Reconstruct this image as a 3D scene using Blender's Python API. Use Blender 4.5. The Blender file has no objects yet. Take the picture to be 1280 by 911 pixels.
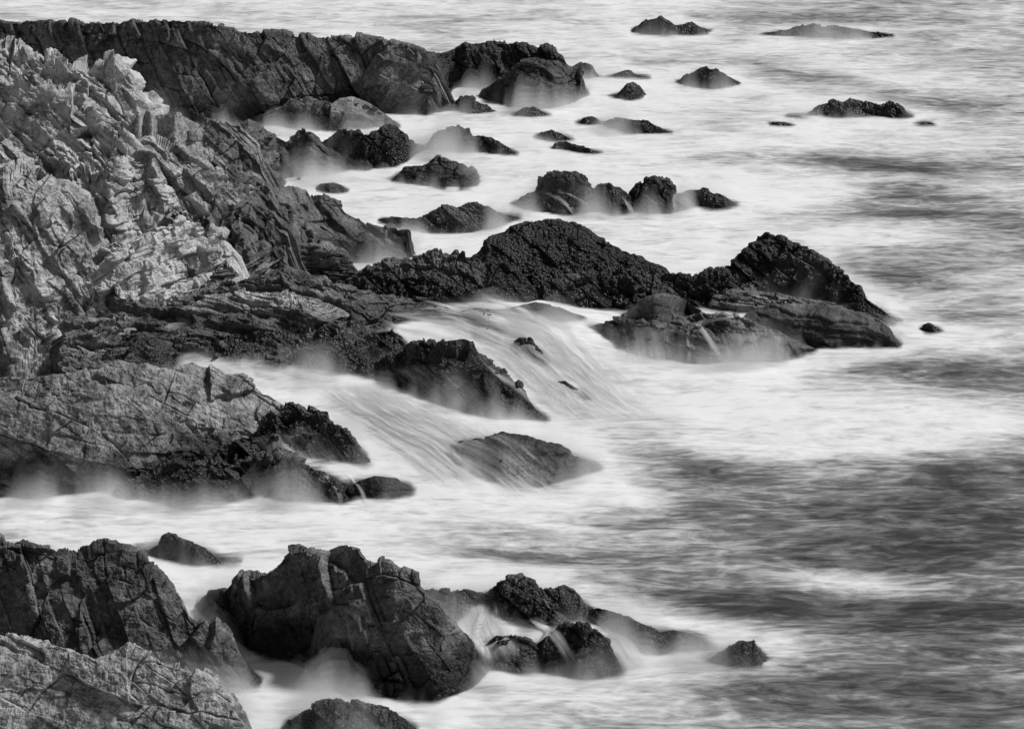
import bpy, math
import numpy as np

# ------------------------------------------------------------------ camera, sky, sun, exposure
scene = bpy.context.scene
H, PITCH, HFOV = 40.0, math.radians(24.0), math.radians(24.0)
cam_data = bpy.data.cameras.new("camera")
cam_data.angle = HFOV
cam_data.clip_end = 30000
cam_data.clip_start = 1.0
cam = bpy.data.objects.new("camera", cam_data)
cam.location = (0, 0, H)
cam.rotation_euler = (math.pi / 2 - PITCH, 0, 0)
scene.collection.objects.link(cam)
scene.camera = cam

SUN_EL, SUN_AZ = math.radians(46), math.radians(72)      # azimuth clockwise from +Y
world = bpy.data.worlds.new("World")
scene.world = world
world.use_nodes = True
wn, wl = world.node_tree.nodes, world.node_tree.links
bg = wn["Background"]
sky = wn.new("ShaderNodeTexSky")
sky.sky_type = 'NISHITA'
sky.sun_disc = False
sky.sun_elevation = SUN_EL
sky.sun_rotation = SUN_AZ
bw = wn.new("ShaderNodeRGBToBW")                          # a black and white photograph: a grey sky
wl.new(sky.outputs[0], bw.inputs[0])
wl.new(bw.outputs[0], bg.inputs[0])
bg.inputs[1].default_value = 0.05

sun_data = bpy.data.lights.new("sun", 'SUN')
sun_data.energy = 3.3
sun_data.angle = math.radians(9)
sun = bpy.data.objects.new("sun", sun_data)
sun.rotation_euler = (math.pi / 2 - SUN_EL, 0, math.pi - SUN_AZ)
scene.collection.objects.link(sun)

vs = scene.view_settings
vs.view_transform = 'Standard'
vs.look = 'None'
vs.gamma = 1
vs.exposure = 0.16
scene.cycles.max_bounces = 8
scene.cycles.volume_bounces = 3
scene.cycles.transparent_max_bounces = 12

# ------------------------------------------------------------------ numpy noise
rng = np.random.RandomState(7)
TN = 4096
PERM = rng.permutation(TN).astype(np.int32)
GRAD = rng.normal(size=(TN, 3)).astype(np.float32)
GRAD /= np.linalg.norm(GRAD, axis=1)[:, None]
RND = rng.rand(TN, 4).astype(np.float32)


def h3(ix, iy, iz):
    m = TN - 1
    return PERM[(PERM[(PERM[ix & m] + iy) & m] + iz) & m]


def perlin(P):
    P = P.astype(np.float32)
    I = np.floor(P).astype(np.int32)
    F = P - I
    U = F * F * F * (F * (F * 6 - 15) + 10)
    out = np.zeros(len(P), np.float32)
    for dx in (0, 1):
        wx = U[:, 0] if dx else 1 - U[:, 0]
        for dy in (0, 1):
            wy = U[:, 1] if dy else 1 - U[:, 1]
            for dz in (0, 1):
                wz = U[:, 2] if dz else 1 - U[:, 2]
                g = GRAD[h3(I[:, 0] + dx, I[:, 1] + dy, I[:, 2] + dz)]
                out += wx * wy * wz * (g[:, 0] * (F[:, 0] - dx) + g[:, 1] * (F[:, 1] - dy) + g[:, 2] * (F[:, 2] - dz))
    return out


def fbm(P, octaves=4, gain=0.5):
    out = np.zeros(len(P), np.float32)
    a, s = 1.0, 1.0
    for k in range(octaves):
        out += a * perlin(P * s + 17.3 * k)
        a *= gain
        s *= 2.03
    return out


def facets(P, tilt=0.7, round_=0.55, near=27):
    """upper envelope of randomly tilted planes, one per cell: broken rock faces meeting in creases.
    returns the envelope and the gap to the second plane (small in a crease)"""
    P = P.astype(np.float32)
    if near == 27:
        I = np.floor(P).astype(np.int32)
        rg = (-1, 0, 1)
    else:
        I = np.floor(P - 0.5).astype(np.int32)
        rg = (0, 1)
    best = np.full(len(P), -9, np.float32)
    second = np.full(len(P), -9, np.float32)
    for dx in rg:
        for dy in rg:
            for dz in rg:
                hsh = h3(I[:, 0] + dx, I[:, 1] + dy, I[:, 2] + dz)
                r = RND[hsh]
                D = P - I
                D[:, 0] -= dx + 0.15 + 0.7 * r[:, 0]
                D[:, 1] -= dy + 0.15 + 0.7 * r[:, 1]
                D[:, 2] -= dz + 0.15 + 0.7 * r[:, 2]
                g = GRAD[(hsh * 7 + 13) & (TN - 1)]
                v = 0.5 * r[:, 3] + tilt * (g * D).sum(1) - round_ * (D * D).sum(1)
                second = np.maximum(second, np.minimum(best, v))
                best = np.maximum(best, v)
    return best, best - second


def smooth(a, b, x):
    t = np.clip((x - a) / (b - a), 0, 1)
    return t * t * (3 - 2 * t)


def rot(ax, ay, az):
    cx, sx, cy, sy, cz, sz = math.cos(ax), math.sin(ax), math.cos(ay), math.sin(ay), math.cos(az), math.sin(az)
    Rx = np.array([[1, 0, 0], [0, cx, -sx], [0, sx, cx]])
    Ry = np.array([[cy, 0, sy], [0, 1, 0], [-sy, 0, cy]])
    Rz = np.array([[cz, -sz, 0], [sz, cz, 0], [0, 0, 1]])
    return (Rz @ Ry @ Rx).astype(np.float32)


# ------------------------------------------------------------------ view geometry: where a point of the picture stands
FP = 640 / math.tan(HFOV / 2)
CP, SP = math.cos(PITCH), math.sin(PITCH)


def ray(px, py):
    """x and z change per metre of Y along the line of sight"""
    u = (np.asarray(px, np.float64) - 640) / FP
    v = (455.5 - np.asarray(py, np.float64)) / FP
    dy = CP + v * SP
    return u / dy, (-SP + v * CP) / dy


def project(X, Y, Z):
    fy = Y * CP - (Z - H) * SP
    up = Y * SP + (Z - H) * CP
    return 640 + FP * X / fy, 455.5 - FP * up / fy


def plane_point(px, py, z=0.0):
    rx, rz = ray(px, py)
    Y = (z - H) / rz
    return rx * Y, Y


# ------------------------------------------------------------------ mean level of the sea, raised where it piles up on the shelf
RAISED = []
for px, py, rx, ry, hgt in [(520, 415, 190, 45, 1.0), (330, 457, 180, 34, 1.25), (650, 430, 120, 40, 0.5),
                            (480, 545, 130, 45, 0.6), (205, 452, 90, 20, 0.7), (610, 775, 60, 25, 0.5)]:
    cx, cy = plane_point(px, py)
    ex = plane_point(px + rx, py)[0] - cx
    ey = abs(plane_point(px, py - ry)[1] - cy)
    RAISED.append((cx, cy, ex, ey, hgt))


def sea_level(X, Y):
    z = np.zeros(np.shape(X))
    for cx, cy, ex, ey, hgt in RAISED:
        z = z + hgt * np.exp(-1.2 * (((X - cx) / ex) ** 2 + ((Y - cy) / ey) ** 2))
    return z


def sea_surface(X, Y):
    sh = np.shape(X)
    x, y = np.ravel(X), np.ravel(Y)
    z = sea_level(x, y) + 0.15 + 0.22 * fbm(np.stack([x * 0.10, y * 0.28, x * 0], 1), 3)
    z = z + 0.05 * fbm(np.stack([x * 0.5, y * 1.1, x * 0 + 4], 1), 3)
    return z.reshape(sh)


# ------------------------------------------------------------------ raster of everything built so far
CELL, X0, Y0, NX, NY = 0.2, -50.0, 40.0, 500, 800
hmap = np.full((NX, NY), -4.0)


def hm_add(V):
    i = ((V[:, 0] - X0) / CELL).astype(int)
    j = ((V[:, 1] - Y0) / CELL).astype(int)
    ok = (i >= 0) & (i < NX) & (j >= 0) & (j < NY)
    np.maximum.at(hmap, (i[ok], j[ok]), V[ok, 2])


def hm_get(X, Y, m=None):
    m = hmap if m is None else m
    fx = np.clip((X - X0) / CELL - 0.5, 0, NX - 1.01)
    fy = np.clip((Y - Y0) / CELL - 0.5, 0, NY - 1.01)
    i, j = fx.astype(int), fy.astype(int)
    a, b = fx - i, fy - j
    return (m[i, j] * (1 - a) * (1 - b) + m[i + 1, j] * a * (1 - b) + m[i, j + 1] * (1 - a) * b + m[i + 1, j + 1] * a * b)


def blur1(a, n, axis):
    if n < 1:
        return a
    k = np.ones(2 * n + 1) / (2 * n + 1)
    p = np.pad(a, [(n, n) if ax == axis else (0, 0) for ax in range(a.ndim)], mode='edge')
    return np.apply_along_axis(lambda r: np.convolve(r, k, 'valid'), axis, p)


YS = np.arange(45.0, 195.0, 0.15)


def hit(px, py, rocks=True):
    """Y of the first thing met along each line of sight (rock or sea)"""
    rx, rz = ray(px, py)
    Yg = YS[None, :]
    Xg = rx[:, None] * Yg
    Zg = H + rz[:, None] * Yg
    S = sea_level(Xg, Yg)
    if rocks:
        S = np.maximum(S, hm_get(Xg, np.broadcast_to(Yg, Xg.shape)))
    below = Zg <= S
    k = below.argmax(1)
    return YS[k]


# ------------------------------------------------------------------ materials
def new_mat(name):
    m = bpy.data.materials.new(name)
    m.use_nodes = True
    nt = m.node_tree
    for n in list(nt.nodes):
        nt.nodes.remove(n)
    return m, nt, nt.nodes, nt.links


def node(nt, kind, **kw):
    n = nt.nodes.new(kind)
    for k, v in kw.items():
        if k in ('op',):
            n.operation = v
        else:
            setattr(n, k, v)
    return n


def math_node(nt, op, a, b=None, clamp=False):
    n = nt.nodes.new('ShaderNodeMath')
    n.operation = op
    n.use_clamp = clamp
    for k, v in ((0, a), (1, b)):
        if v is None:
            continue
        if isinstance(v, (int, float)):
            n.inputs[k].default_value = v
        else:
            nt.links.new(v, n.inputs[k])
    return n.outputs[0]


def noise_node(nt, vec, scale, detail=6, rough=0.6, dist=0.0):
    n = nt.nodes.new('ShaderNodeTexNoise')
    n.inputs['Scale'].default_value = scale
    n.inputs['Detail'].default_value = detail
    n.inputs['Roughness'].default_value = rough
    n.inputs['Distortion'].default_value = dist
    nt.links.new(vec, n.inputs['Vector'])
    return n.outputs[0]


def maprange(nt, v, a, b, c, d, smoothstep=True):
    n = nt.nodes.new('ShaderNodeMapRange')
    if smoothstep:
        n.interpolation_type = 'SMOOTHSTEP'
    nt.links.new(v, n.inputs[0])
    for k, val in zip((1, 2, 3, 4), (a, b, c, d)):
        n.inputs[k].default_value = val
    return n.outputs[0]


def make_rock_material():
    m, nt, N, L = new_mat('weathered_rock')
    out = N.new('ShaderNodeOutputMaterial')
    b = N.new('ShaderNodeBsdfPrincipled')
    geo = N.new('ShaderNodeNewGeometry')
    pos = geo.outputs['Position']
    at = node(nt, 'ShaderNodeAttribute', attribute_name='pale')
    pale = at.outputs['Fac']
    mus = node(nt, 'ShaderNodeAttribute', attribute_name='mussel').outputs['Fac']
    n1 = noise_node(nt, pos, 0.9, 7, 0.65)
    n2 = noise_node(nt, pos, 5.0, 6, 0.7)
    n3 = noise_node(nt, pos, 22.0, 3, 0.6)
    s = math_node(nt, 'ADD', math_node(nt, 'MULTIPLY', math_node(nt, 'SUBTRACT', n1, 0.50), 2.2),
                  math_node(nt, 'MULTIPLY', math_node(nt, 'SUBTRACT', n2, 0.50), 1.6))
    
    # amount of variation grows with how pale the rock is
    s = math_node(nt, 'MULTIPLY', s, math_node(nt, 'ADD', math_node(nt, 'MULTIPLY', pale, 0.9), 0.12))
    sp = math_node(nt, 'MULTIPLY', math_node(nt, 'SUBTRACT', n3, 0.5), math_node(nt, 'ADD', math_node(nt, 'MULTIPLY', pale, 0.5), 0.30))
    s = math_node(nt, 'ADD', s, sp)
    t = math_node(nt, 'ADD', pale, s, clamp=True)
    ramp = N.new('ShaderNodeValToRGB')
    el = ramp.color_ramp.elements
    el[0].position, el[0].color = 0.0, (0.012, 0.012, 0.012, 1)
    el[1].position, el[1].color = 1.0, (0.56, 0.56, 0.56, 1)
    for p, c in ((0.18, 0.035), (0.45, 0.14), (0.75, 0.36)):
        e = el.new(p)
        e.color = (c, c, c, 1)
    L.new(t, ramp.inputs[0])
    L.new(ramp.outputs[0], b.inputs['Base Color'])
    r = maprange(nt, pale, 0.0, 0.6, 0.40, 0.85)
    wet = node(nt, 'ShaderNodeAttribute', attribute_name='wet').outputs['Fac']
    r = math_node(nt, 'MULTIPLY', r, math_node(nt, 'SUBTRACT', 1.0, math_node(nt, 'MULTIPLY', wet, 0.45)))
    L.new(r, b.inputs['Roughness'])
    b.inputs['Specular IOR Level'].default_value = 0.35
    vor = N.new('ShaderNodeTexVoronoi')
    vor.inputs['Scale'].default_value = 9.0
    L.new(pos, vor.inputs['Vector'])
    vb = math_node(nt, 'MULTIPLY', math_node(nt, 'MULTIPLY', vor.outputs[0], mus), -1.0)
    hsum = math_node(nt, 'ADD', math_node(nt, 'MULTIPLY', n2, 0.9), math_node(nt, 'MULTIPLY', n3, 0.35))
    hsum = math_node(nt, 'ADD', hsum, vb)
    bump = N.new('ShaderNodeBump')
    bump.inputs['Strength'].default_value = 0.9
    bump.inputs['Distance'].default_value = 0.10
    L.new(hsum, bump.inputs['Height'])
    L.new(bump.outputs[0], b.inputs['Normal'])
    L.new(b.outputs[0], out.inputs[0])
    return m


def make_water_material(name, flow):
    m, nt, N, L = new_mat(name)
    out = N.new('ShaderNodeOutputMaterial')
    b = N.new('ShaderNodeBsdfPrincipled')
    tr = N.new('ShaderNodeBsdfTransparent')
    mix = N.new('ShaderNodeMixShader')
    foam = node(nt, 'ShaderNodeAttribute', attribute_name='foam').outputs['Fac']
    cover = node(nt, 'ShaderNodeAttribute', attribute_name='cover').outputs['Fac']
    mp = N.new('ShaderNodeMapping')
    if flow:
        uv = N.new('ShaderNodeUVMap')
        uv.uv_map = 'flow'
        L.new(uv.outputs[0], mp.inputs[0])
        mp.inputs['Scale'].default_value = (1.5, 0.22, 1)
    else:
        geo = N.new('ShaderNodeNewGeometry')
        L.new(geo.outputs['Position'], mp.inputs[0])
        mp.inputs['Rotation'].default_value = (0, 0, math.radians(7))
        mp.inputs['Scale'].default_value = (0.16, 0.34, 0.3)
    v = mp.outputs[0]
    a1 = noise_node(nt, v, 1.0, 9, 0.60, 0.9 if not flow else 0.25)
    a2 = noise_node(nt, v, 3.4 if not flow else 2.6, 7, 0.62, 1.2 if not flow else 0.3)
    if not flow:
        mp2 = N.new('ShaderNodeMapping')
        L.new(geo.outputs['Position'], mp2.inputs[0])
        mp2.inputs['Rotation'].default_value = (0, 0, math.radians(-12))
        mp2.inputs['Scale'].default_value = (0.50, 2.6, 1.0)
        mp3 = N.new('ShaderNodeMapping')
        L.new(geo.outputs['Position'], mp3.inputs[0])
        mp3.inputs['Rotation'].default_value = (0, 0, math.radians(-8))
        mp3.inputs['Scale'].default_value = (0.10, 0.42, 0.3)
        a3 = noise_node(nt, mp2.outputs[0], 1.0, 6, 0.62, 1.6)
        a4 = noise_node(nt, mp3.outputs[0], 1.9, 5, 0.55, 1.1)
        ridge = math_node(nt, 'ABSOLUTE', math_node(nt, 'SUBTRACT', a4, 0.5))
        ridge = maprange(nt, ridge, 0.0, 0.08, 0.12, 0.0)
    w = math_node(nt, 'ADD', math_node(nt, 'MULTIPLY', math_node(nt, 'SUBTRACT', a1, 0.5), 0.75 if not flow else 1.1),
                  math_node(nt, 'MULTIPLY', math_node(nt, 'SUBTRACT', a2, 0.5), 0.55 if not flow else 0.6))
    if not flow:
        mp4 = N.new('ShaderNodeMapping')
        L.new(geo.outputs['Position'], mp4.inputs[0])
        mp4.inputs['Rotation'].default_value = (0, 0, math.radians(24))
        mp4.inputs['Scale'].default_value = (0.40, 1.5, 1.0)
        a5 = noise_node(nt, mp4.outputs[0], 1.0, 6, 0.6, 2.4)
        w = math_node(nt, 'ADD', w, math_node(nt, 'MULTIPLY', math_node(nt, 'SUBTRACT', a3, 0.5), 0.55))
        w = math_node(nt, 'ADD', w, math_node(nt, 'MULTIPLY', math_node(nt, 'SUBTRACT', a5, 0.5), 0.60))
        w = math_node(nt, 'ADD', w, math_node(nt, 'SUBTRACT', ridge, 0.04))
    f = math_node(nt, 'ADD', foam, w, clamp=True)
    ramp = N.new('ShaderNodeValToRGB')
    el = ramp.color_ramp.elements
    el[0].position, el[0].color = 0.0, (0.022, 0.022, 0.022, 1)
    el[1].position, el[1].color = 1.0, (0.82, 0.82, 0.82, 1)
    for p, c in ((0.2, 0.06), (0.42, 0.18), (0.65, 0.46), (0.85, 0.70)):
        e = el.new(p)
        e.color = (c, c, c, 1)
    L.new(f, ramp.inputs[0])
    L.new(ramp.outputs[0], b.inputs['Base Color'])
    b.inputs['Roughness'].default_value = 0.62
    b.inputs['Specular IOR Level'].default_value = 0.25
    bump = N.new('ShaderNodeBump')
    bump.inputs['Strength'].default_value = 0.35
    bump.inputs['Distance'].default_value = 0.25
    L.new(a1, bump.inputs['Height'])
    L.new(bump.outputs[0], b.inputs['Normal'])
    # cover: how much of what lies beneath the moving water hides
    k = math_node(nt, 'MULTIPLY', w, 0.9 if not flow else 1.5)
    k = math_node(nt, 'MULTIPLY', k, math_node(nt, 'MULTIPLY', math_node(nt, 'MULTIPLY', cover, math_node(nt, 'SUBTRACT', 1.0, cover)), 4.0))
    c = math_node(nt, 'ADD', cover, k, clamp=True)
    L.new(c, mix.inputs[0])
    L.new(tr.outputs[0], mix.inputs[1])
    L.new(b.outputs[0], mix.inputs[2])
    L.new(mix.outputs[0], out.inputs[0])
    return m


ROCK = make_rock_material()
SEA = make_water_material('foaming_sea', False)
FLOW = make_water_material('running_water', True)


# ------------------------------------------------------------------ mesh helper
def grid_object(name, V, nr, nc, mat, attrs, origin=None, uv=None, shade_smooth=True):
    V = V.astype(np.float32)
    if origin is None:
        origin = np.array([V[:, 0].mean(), V[:, 1].mean(), max(V[:, 2].min(), 0)], np.float32)
    idx = np.arange(nr * nc).reshape(nr, nc)
    F = np.stack([idx[:-1, :-1], idx[:-1, 1:], idx[1:, 1:], idx[1:, :-1]], -1).reshape(-1, 4)
    me = bpy.data.meshes.new(name)
    me.vertices.add(len(V))
    me.vertices.foreach_set('co', (V - origin).ravel())
    me.loops.add(F.size)
    me.loops.foreach_set('vertex_index', F.ravel().astype(np.int32))
    me.polygons.add(len(F))
    me.polygons.foreach_set('loop_start', np.arange(0, F.size, 4, dtype=np.int32))
    me.update(calc_edges=True)
    me.polygons.foreach_set('use_smooth', np.full(len(F), shade_smooth))
    for k, a in attrs.items():
        at = me.attributes.new(k, 'FLOAT', 'POINT')
        at.data.foreach_set('value', np.asarray(a, np.float32))
    if uv is not None:
        u = me.uv_layers.new(name='flow')
        u.data.foreach_set('uv', uv.astype(np.float32)[F.ravel()].ravel())
    me.materials.append(mat)
    o = bpy.data.objects.new(name, me)
    o.location = origin.tolist()
    scene.collection.objects.link(o)
    return o


# ------------------------------------------------------------------ rocks
R_STRATA = rot(0.15, 0.55, -0.25)          # beds dip to the right
R_LEDGE = rot(0.05, 0.10, 0.1)             # nearly level beds
R_STEEP = rot(0.2, -0.75, 0.3)


N_DIAG = (0.66, 0.42, 0.62)                # normals of the bedding: beds run down to the right
N_CROSS = (-0.62, 0.50, 0.60)              # joints that slant up to the right
N_LEVEL = (0.10, 0.06, 1.0)
N_SLAB = (0.32, -0.10, 1.0)
N_UPRIGHT = (0.80, -0.25, 0.55)


def beds(Q, n, thick, length, seed, warp):
    """stacked beds of rock broken by joints into blocks that stand proud by different amounts;
    returns how far out a point stands and its distance to the nearest joint in metres"""
    n = np.array(n, np.float32)
    n /= np.linalg.norm(n)
    u = np.cross(n, (0.3, 0.9, 0.1)).astype(np.float32)
    u /= np.linalg.norm(u)
    v = np.cross(n, u)
    w = Q @ n / thick + 0.13 * warp[:, 0] / max(thick, 0.35)
    w = w + 0.28 * np.sin(w * 1.3 + seed)
    ib = np.floor(w).astype(np.int32)
    fw = w - ib
    rb = RND[h3(ib, np.full_like(ib, seed), np.zeros_like(ib))]
    U = Q @ u / length + 9 * rb[:, 1] + 0.06 * warp[:, 1] / length + 0.16 * np.sin(2.1 * fw + 5 * rb[:, 3])
    V = Q @ v / (length * 0.8) + 9 * rb[:, 2] + 0.06 * warp[:, 2] / length
    iu, iv = np.floor(U).astype(np.int32), np.floor(V).astype(np.int32)
    fu, fv = U - iu, V - iv
    hs = h3(ib * 3 + seed, iu, iv)
    r, g = RND[hs], GRAD[hs]
    out = 0.60 * rb[:, 0] + 0.60 * r[:, 3] + 0.85 * (g[:, 0] * (fu - 0.5) + g[:, 1] * (fv - 0.5) + g[:, 2] * (fw - 0.5))
    e = np.minimum(np.minimum(fw, 1 - fw) * thick, np.minimum(np.minimum(fu, 1 - fu), np.minimum(fv, 1 - fv)) * length)
    return out, e


def displacement(style, P, seed):
    """relief in metres for points P, and how much of the surface is bare stone"""
    Q = P.astype(np.float32) + np.float32(seed * 3.7)
    warp = np.stack([fbm(Q * 0.8 + 5, 3), fbm(Q * 0.8 + 45, 3), fbm(Q * 0.8 + 85, 3)], 1)
    bare = np.zeros(len(Q), np.float32)
    if style in ('crag', 'ledge', 'steep', 'block', 'slab'):
        n, t1, l1, t2, l2, k0, k1, k2 = {
            'crag': (N_DIAG, 0.85, 2.4, 0.27, 1.0, 0.80, 0.70, 0.19),
            'steep': (N_CROSS, 0.95, 1.6, 0.42, 0.8, 0.70, 0.50, 0.17),
            'ledge': (N_LEVEL, 0.34, 2.8, 0.11, 1.1, 0.35, 0.50, 0.17),
            'block': (N_UPRIGHT, 1.25, 2.6, 0.34, 1.1, 0.85, 0.42, 0.14),
            'slab': (N_SLAB, 1.15, 2.8, 0.5, 1.3, 0.75, 0.30, 0.09)}[style]
        f1, g1 = facets((Q + 0.5 * warp) / 2.6, 0.9, 0.3)
        f3, g3 = facets((Q + 0.1 * warp) / 0.34 + 29, 0.8, 0.5, 8)
        b1, e1 = beds(Q, n, t1, l1, 3, warp)
        b2, e2 = beds(Q, n, t2, l2, 8, warp)
        d = k0 * (0.35 * f1 - 0.65 * facets((Q + 0.4 * warp) / 1.9 + 60, 0.8, 0.3, 8)[0]) + k1 * b1 + k2 * b2
        d += 0.07 * f3 + 0.09 * fbm(Q * 2.6, 5, 0.62)
        open_ = smooth(-0.15, 0.35, fbm(Q * 0.7 + 11, 3))       # joints stand open only here and there
        d -= open_ * (0.16 * (1 - smooth(0, 0.05, e1)) + 0.05 * (1 - smooth(0, 0.04, e2)))
    elif style == 'mussel':
        m = smooth(-0.35, 0.25, fbm(Q * 0.45 + 33, 3))
        f1, g1 = facets((Q + 0.3 * warp) / 1.6, 1.0, 0.3)
        f2, g2 = facets((Q + 0.2 * warp) / 0.62 + 9, 0.9, 0.4, 8)
        f3, g3 = facets(Q / 0.22 + 29, 0.7, 0.7, 8)
        b1, e1 = beds(Q, N_DIAG, 0.7, 1.5, 5, warp)
        d = 0.52 * f1 + 0.28 * f2 * (0.4 + 0.6 * m) + 0.16 * f3 * (0.25 + 0.75 * m) + 0.12 * fbm(Q * 4, 4, 0.62) + 0.22 * b1
        d -= 0.10 * (1 - smooth(0, 0.15, g1)) + 0.10 * (1 - smooth(0, 0.05, e1))
        bare = (1 - m) * 0.22
    elif style == 'shell':                     # a carpet of mussels on a rounded hump
        m = smooth(-0.45, 0.1, fbm(Q * 0.4 + 33, 3))
        f1, g1 = facets((Q + 0.3 * warp) / 2.6, 0.6, 0.4)
        f2, g2 = facets(Q / 0.34 + 9, 0.6, 0.7, 8)
        f3, g3 = facets(Q / 0.13 + 29, 0.6, 0.8, 8)
        b1, e1 = beds(Q, N_DIAG, 0.9, 2.2, 5, warp)
        d = 0.45 * f1 + 0.14 * f2 * (0.3 + 0.7 * m) + 0.09 * f3 * (0.4 + 0.6 * m) + 0.16 * fbm(Q * 1.1, 5) + 0.13 * b1
        d -= 0.03 * (1 - smooth(0, 0.05, e1))
        bare = (1 - m) * 0.08
    else:                                      # water-worn
        f1, g1 = facets((Q + 0.5 * warp) / 1.7, 0.6, 0.4)
        f2, g2 = facets((Q + 0.3 * warp) / 0.6 + 9, 0.6, 0.5, 8)
        b1, e1 = beds(Q, N_LEVEL, 0.42, 2.4, 5, warp * 1.5)
        d = 0.36 * f1 + 0.10 * f2 + 0.14 * fbm(Q * 0.9, 3) + 0.08 * fbm(Q * 3.5, 5, 0.62) + 0.22 * b1
        d -= 0.07 * (1 - smooth(0, 0.06, e1))
        bare = 0.10 * fbm(Q * 1.3 + 70, 4)
    return d, bare


MUSSEL = {'block': 0.25, 'mussel': 1.0, 'shell': 1.0, 'crag': 0.15, 'ledge': 0.3, 'steep': 0.15, 'slab': 0.1, 'worn': 0.0}
n_rock = 0
GROUPS = {'sea_rock': 'rocks standing in the surf', 'rock_outcrop': 'outcrops of the headland', 'reef_rock': 'rocks of the long reef',
          'rock_ledge': 'ledges of the shore', 'boulder': 'boulders lying on other rock', 'rock_slab': 'wet slabs below the reef',
          'sea_cliff': 'cliffs of the far shore'}


def rock(label, lines, style='mussel', pale=0.1, slope=1.7, amp=1.0, bulge=1.6, foot='hit', name='sea_rock',
         group=None, kind=None, res=1.0, sink=0.0, back=0.8, skirt=(2.0, 1.5), category='rock', tide=None, parent=None, endw=0.4):
    """lines: outlines from the foot of the rock up to its crest, as points of the picture (foot first);
    each line above the foot stands where the rock face, rising with the given slope, meets that line of sight"""
    global n_rock
    n_rock += 1
    xa = max(l[0][0] for l in lines)
    xb = min(l[-1][0] for l in lines)
    nc = max(12, int((xb - xa) * res))
    px = np.linspace(xa, xb, nc)
    ly = [np.interp(px, [p[0] for p in l], [p[1] for p in l]) for l in lines]
    for k in range(1, len(ly)):
        ly[k] = np.minimum(ly[k], ly[k - 1] - 0.3)
    rx, rz = ray(px, ly[0])
    if foot == 'hit':
        Y = hit(px, ly[0])
        nb = max(2, nc // 10)
        Y = blur1(Y, nb, 0)
    elif foot == 'sea':
        Y = blur1(hit(px, ly[0], False), max(2, nc // 8), 0)
    else:
        Y = (np.interp(px, [p[0] for p in foot], [p[1] for p in foot]) - H) / rz
    P0 = np.stack([rx * Y, Y, H + rz * Y], 1)
    P0[:, 2] -= sink
    rows = [P0]
    slopes = slope if isinstance(slope, (list, tuple)) else [slope] * (len(lines) - 1)
    for k in range(1, len(ly)):
        a = rows[-1]
        rx, rz = ray(px, ly[k])
        s = slopes[k - 1]
        Yk = (H - a[:, 2] + s * a[:, 1]) / (s - rz)
        rows.append(np.stack([rx * Yk, Yk, H + rz * Yk], 1))
    crest = rows[-1]
    hz = np.maximum(crest[:, 2] - rows[0][:, 2], 0.05)
    S, hl = [], []
    # skirt that goes down under water or into the ground in front
    ns = 14
    for t in np.linspace(1, 0, ns, endpoint=False):
        q = rows[0].copy()
        q[:, 1] -= skirt[1] * t
        q[:, 0] *= q[:, 1] / rows[0][:, 1]
        q[:, 2] -= skirt[0] * t ** 1.15
        S.append(q)
    for k in range(len(rows) - 1):
        n = max(6, int(np.max(ly[k] - ly[k + 1]) * res * 1.05))
        bq = bulge if k == len(rows) - 2 or len(rows) == 2 else 1.0
        for t in np.linspace(0, 1, n, endpoint=False):
            q = rows[k] + (rows[k + 1] - rows[k]) * t
            q[:, 2] = rows[k][:, 2] + (rows[k + 1][:, 2] - rows[k][:, 2]) * (1 - (1 - t) ** bq)
            S.append(q)
    drop = hz + skirt[0]
    nbk = int(np.clip(np.max(drop) * 14 * res, 14, 60))
    for t in np.linspace(0, 1, nbk):
        q = crest.copy()
        q[:, 1] += drop * back * t
        q[:, 0] *= q[:, 1] / crest[:, 1]
        q[:, 2] -= drop * t ** 1.25
        S.append(q)
    G = np.stack(S, 0)                                  # rows, columns, xyz
    # close both ends
    for side in (0, -1):
        c = G[:, side].copy()
        e = G[:, side].copy()
        w = endw * np.maximum(e[:, 2] - (rows[0][side, 2] - skirt[0]), 0)
        sg = -1 if side == 0 else 1
        ends = []
        for t in (0.3, 0.65, 1.0):
            q = c.copy()
            q[:, 0] += sg * w * t
            q[:, 2] -= (e[:, 2] - (rows[0][side, 2] - skirt[0])) * t ** 1.5
            ends.append(q)
        blk = np.stack(ends if side == -1 else ends[::-1], 1)
        G = np.concatenate([G, blk], 1) if side == -1 else np.concatenate([blk, G], 1)
    nr, ncc = G.shape[:2]
    hz = np.concatenate([hz[:1].repeat(3), hz, hz[-1:].repeat(3)])
    # normals of the smooth form
    Gs = G
    du = np.gradient(Gs, axis=1)
    dv = np.gradient(Gs, axis=0)
    Nn = np.cross(du, dv)
    for ax in (0, 1):
        Nn = blur1(Nn, 3, ax)
    Nn /= np.linalg.norm(Nn, axis=2)[:, :, None] + 1e-9
    flat = G.reshape(-1, 3)
    d, bare = displacement(style, flat, n_rock)
    d = d.reshape(nr, ncc)
    d -= np.median(d) * 1.0
    scale = amp * np.clip(blur1(hz, 3, 0) / 1.4, 0.28, 1.0)
    d = d * scale[None, :]
    G = G + Nn * d[:, :, None]
    flat = G.reshape(-1, 3)
    hm_add(flat)
    # colour: pale dry stone above, dark below the reach of the tide
    pn = pale + 0.16 * fbm(flat * 0.45 + n_rock, 3) * (0.3 + pale)
    pn = pn + bare
    if tide is not None:
        wet = smooth(tide + 0.7, tide - 0.5, flat[:, 2] + 0.9 * fbm(flat * 0.6 + 3, 3))
        pn = pn * (1 - wet) + 0.05 * wet
    wetness = smooth(1.5, 0.3, flat[:, 2] - sea_level(flat[:, 0], flat[:, 1]) + 0.6 * fbm(flat * 0.8 + 21, 3))
    pn = pn * (1 - 0.35 * wetness)
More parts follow.
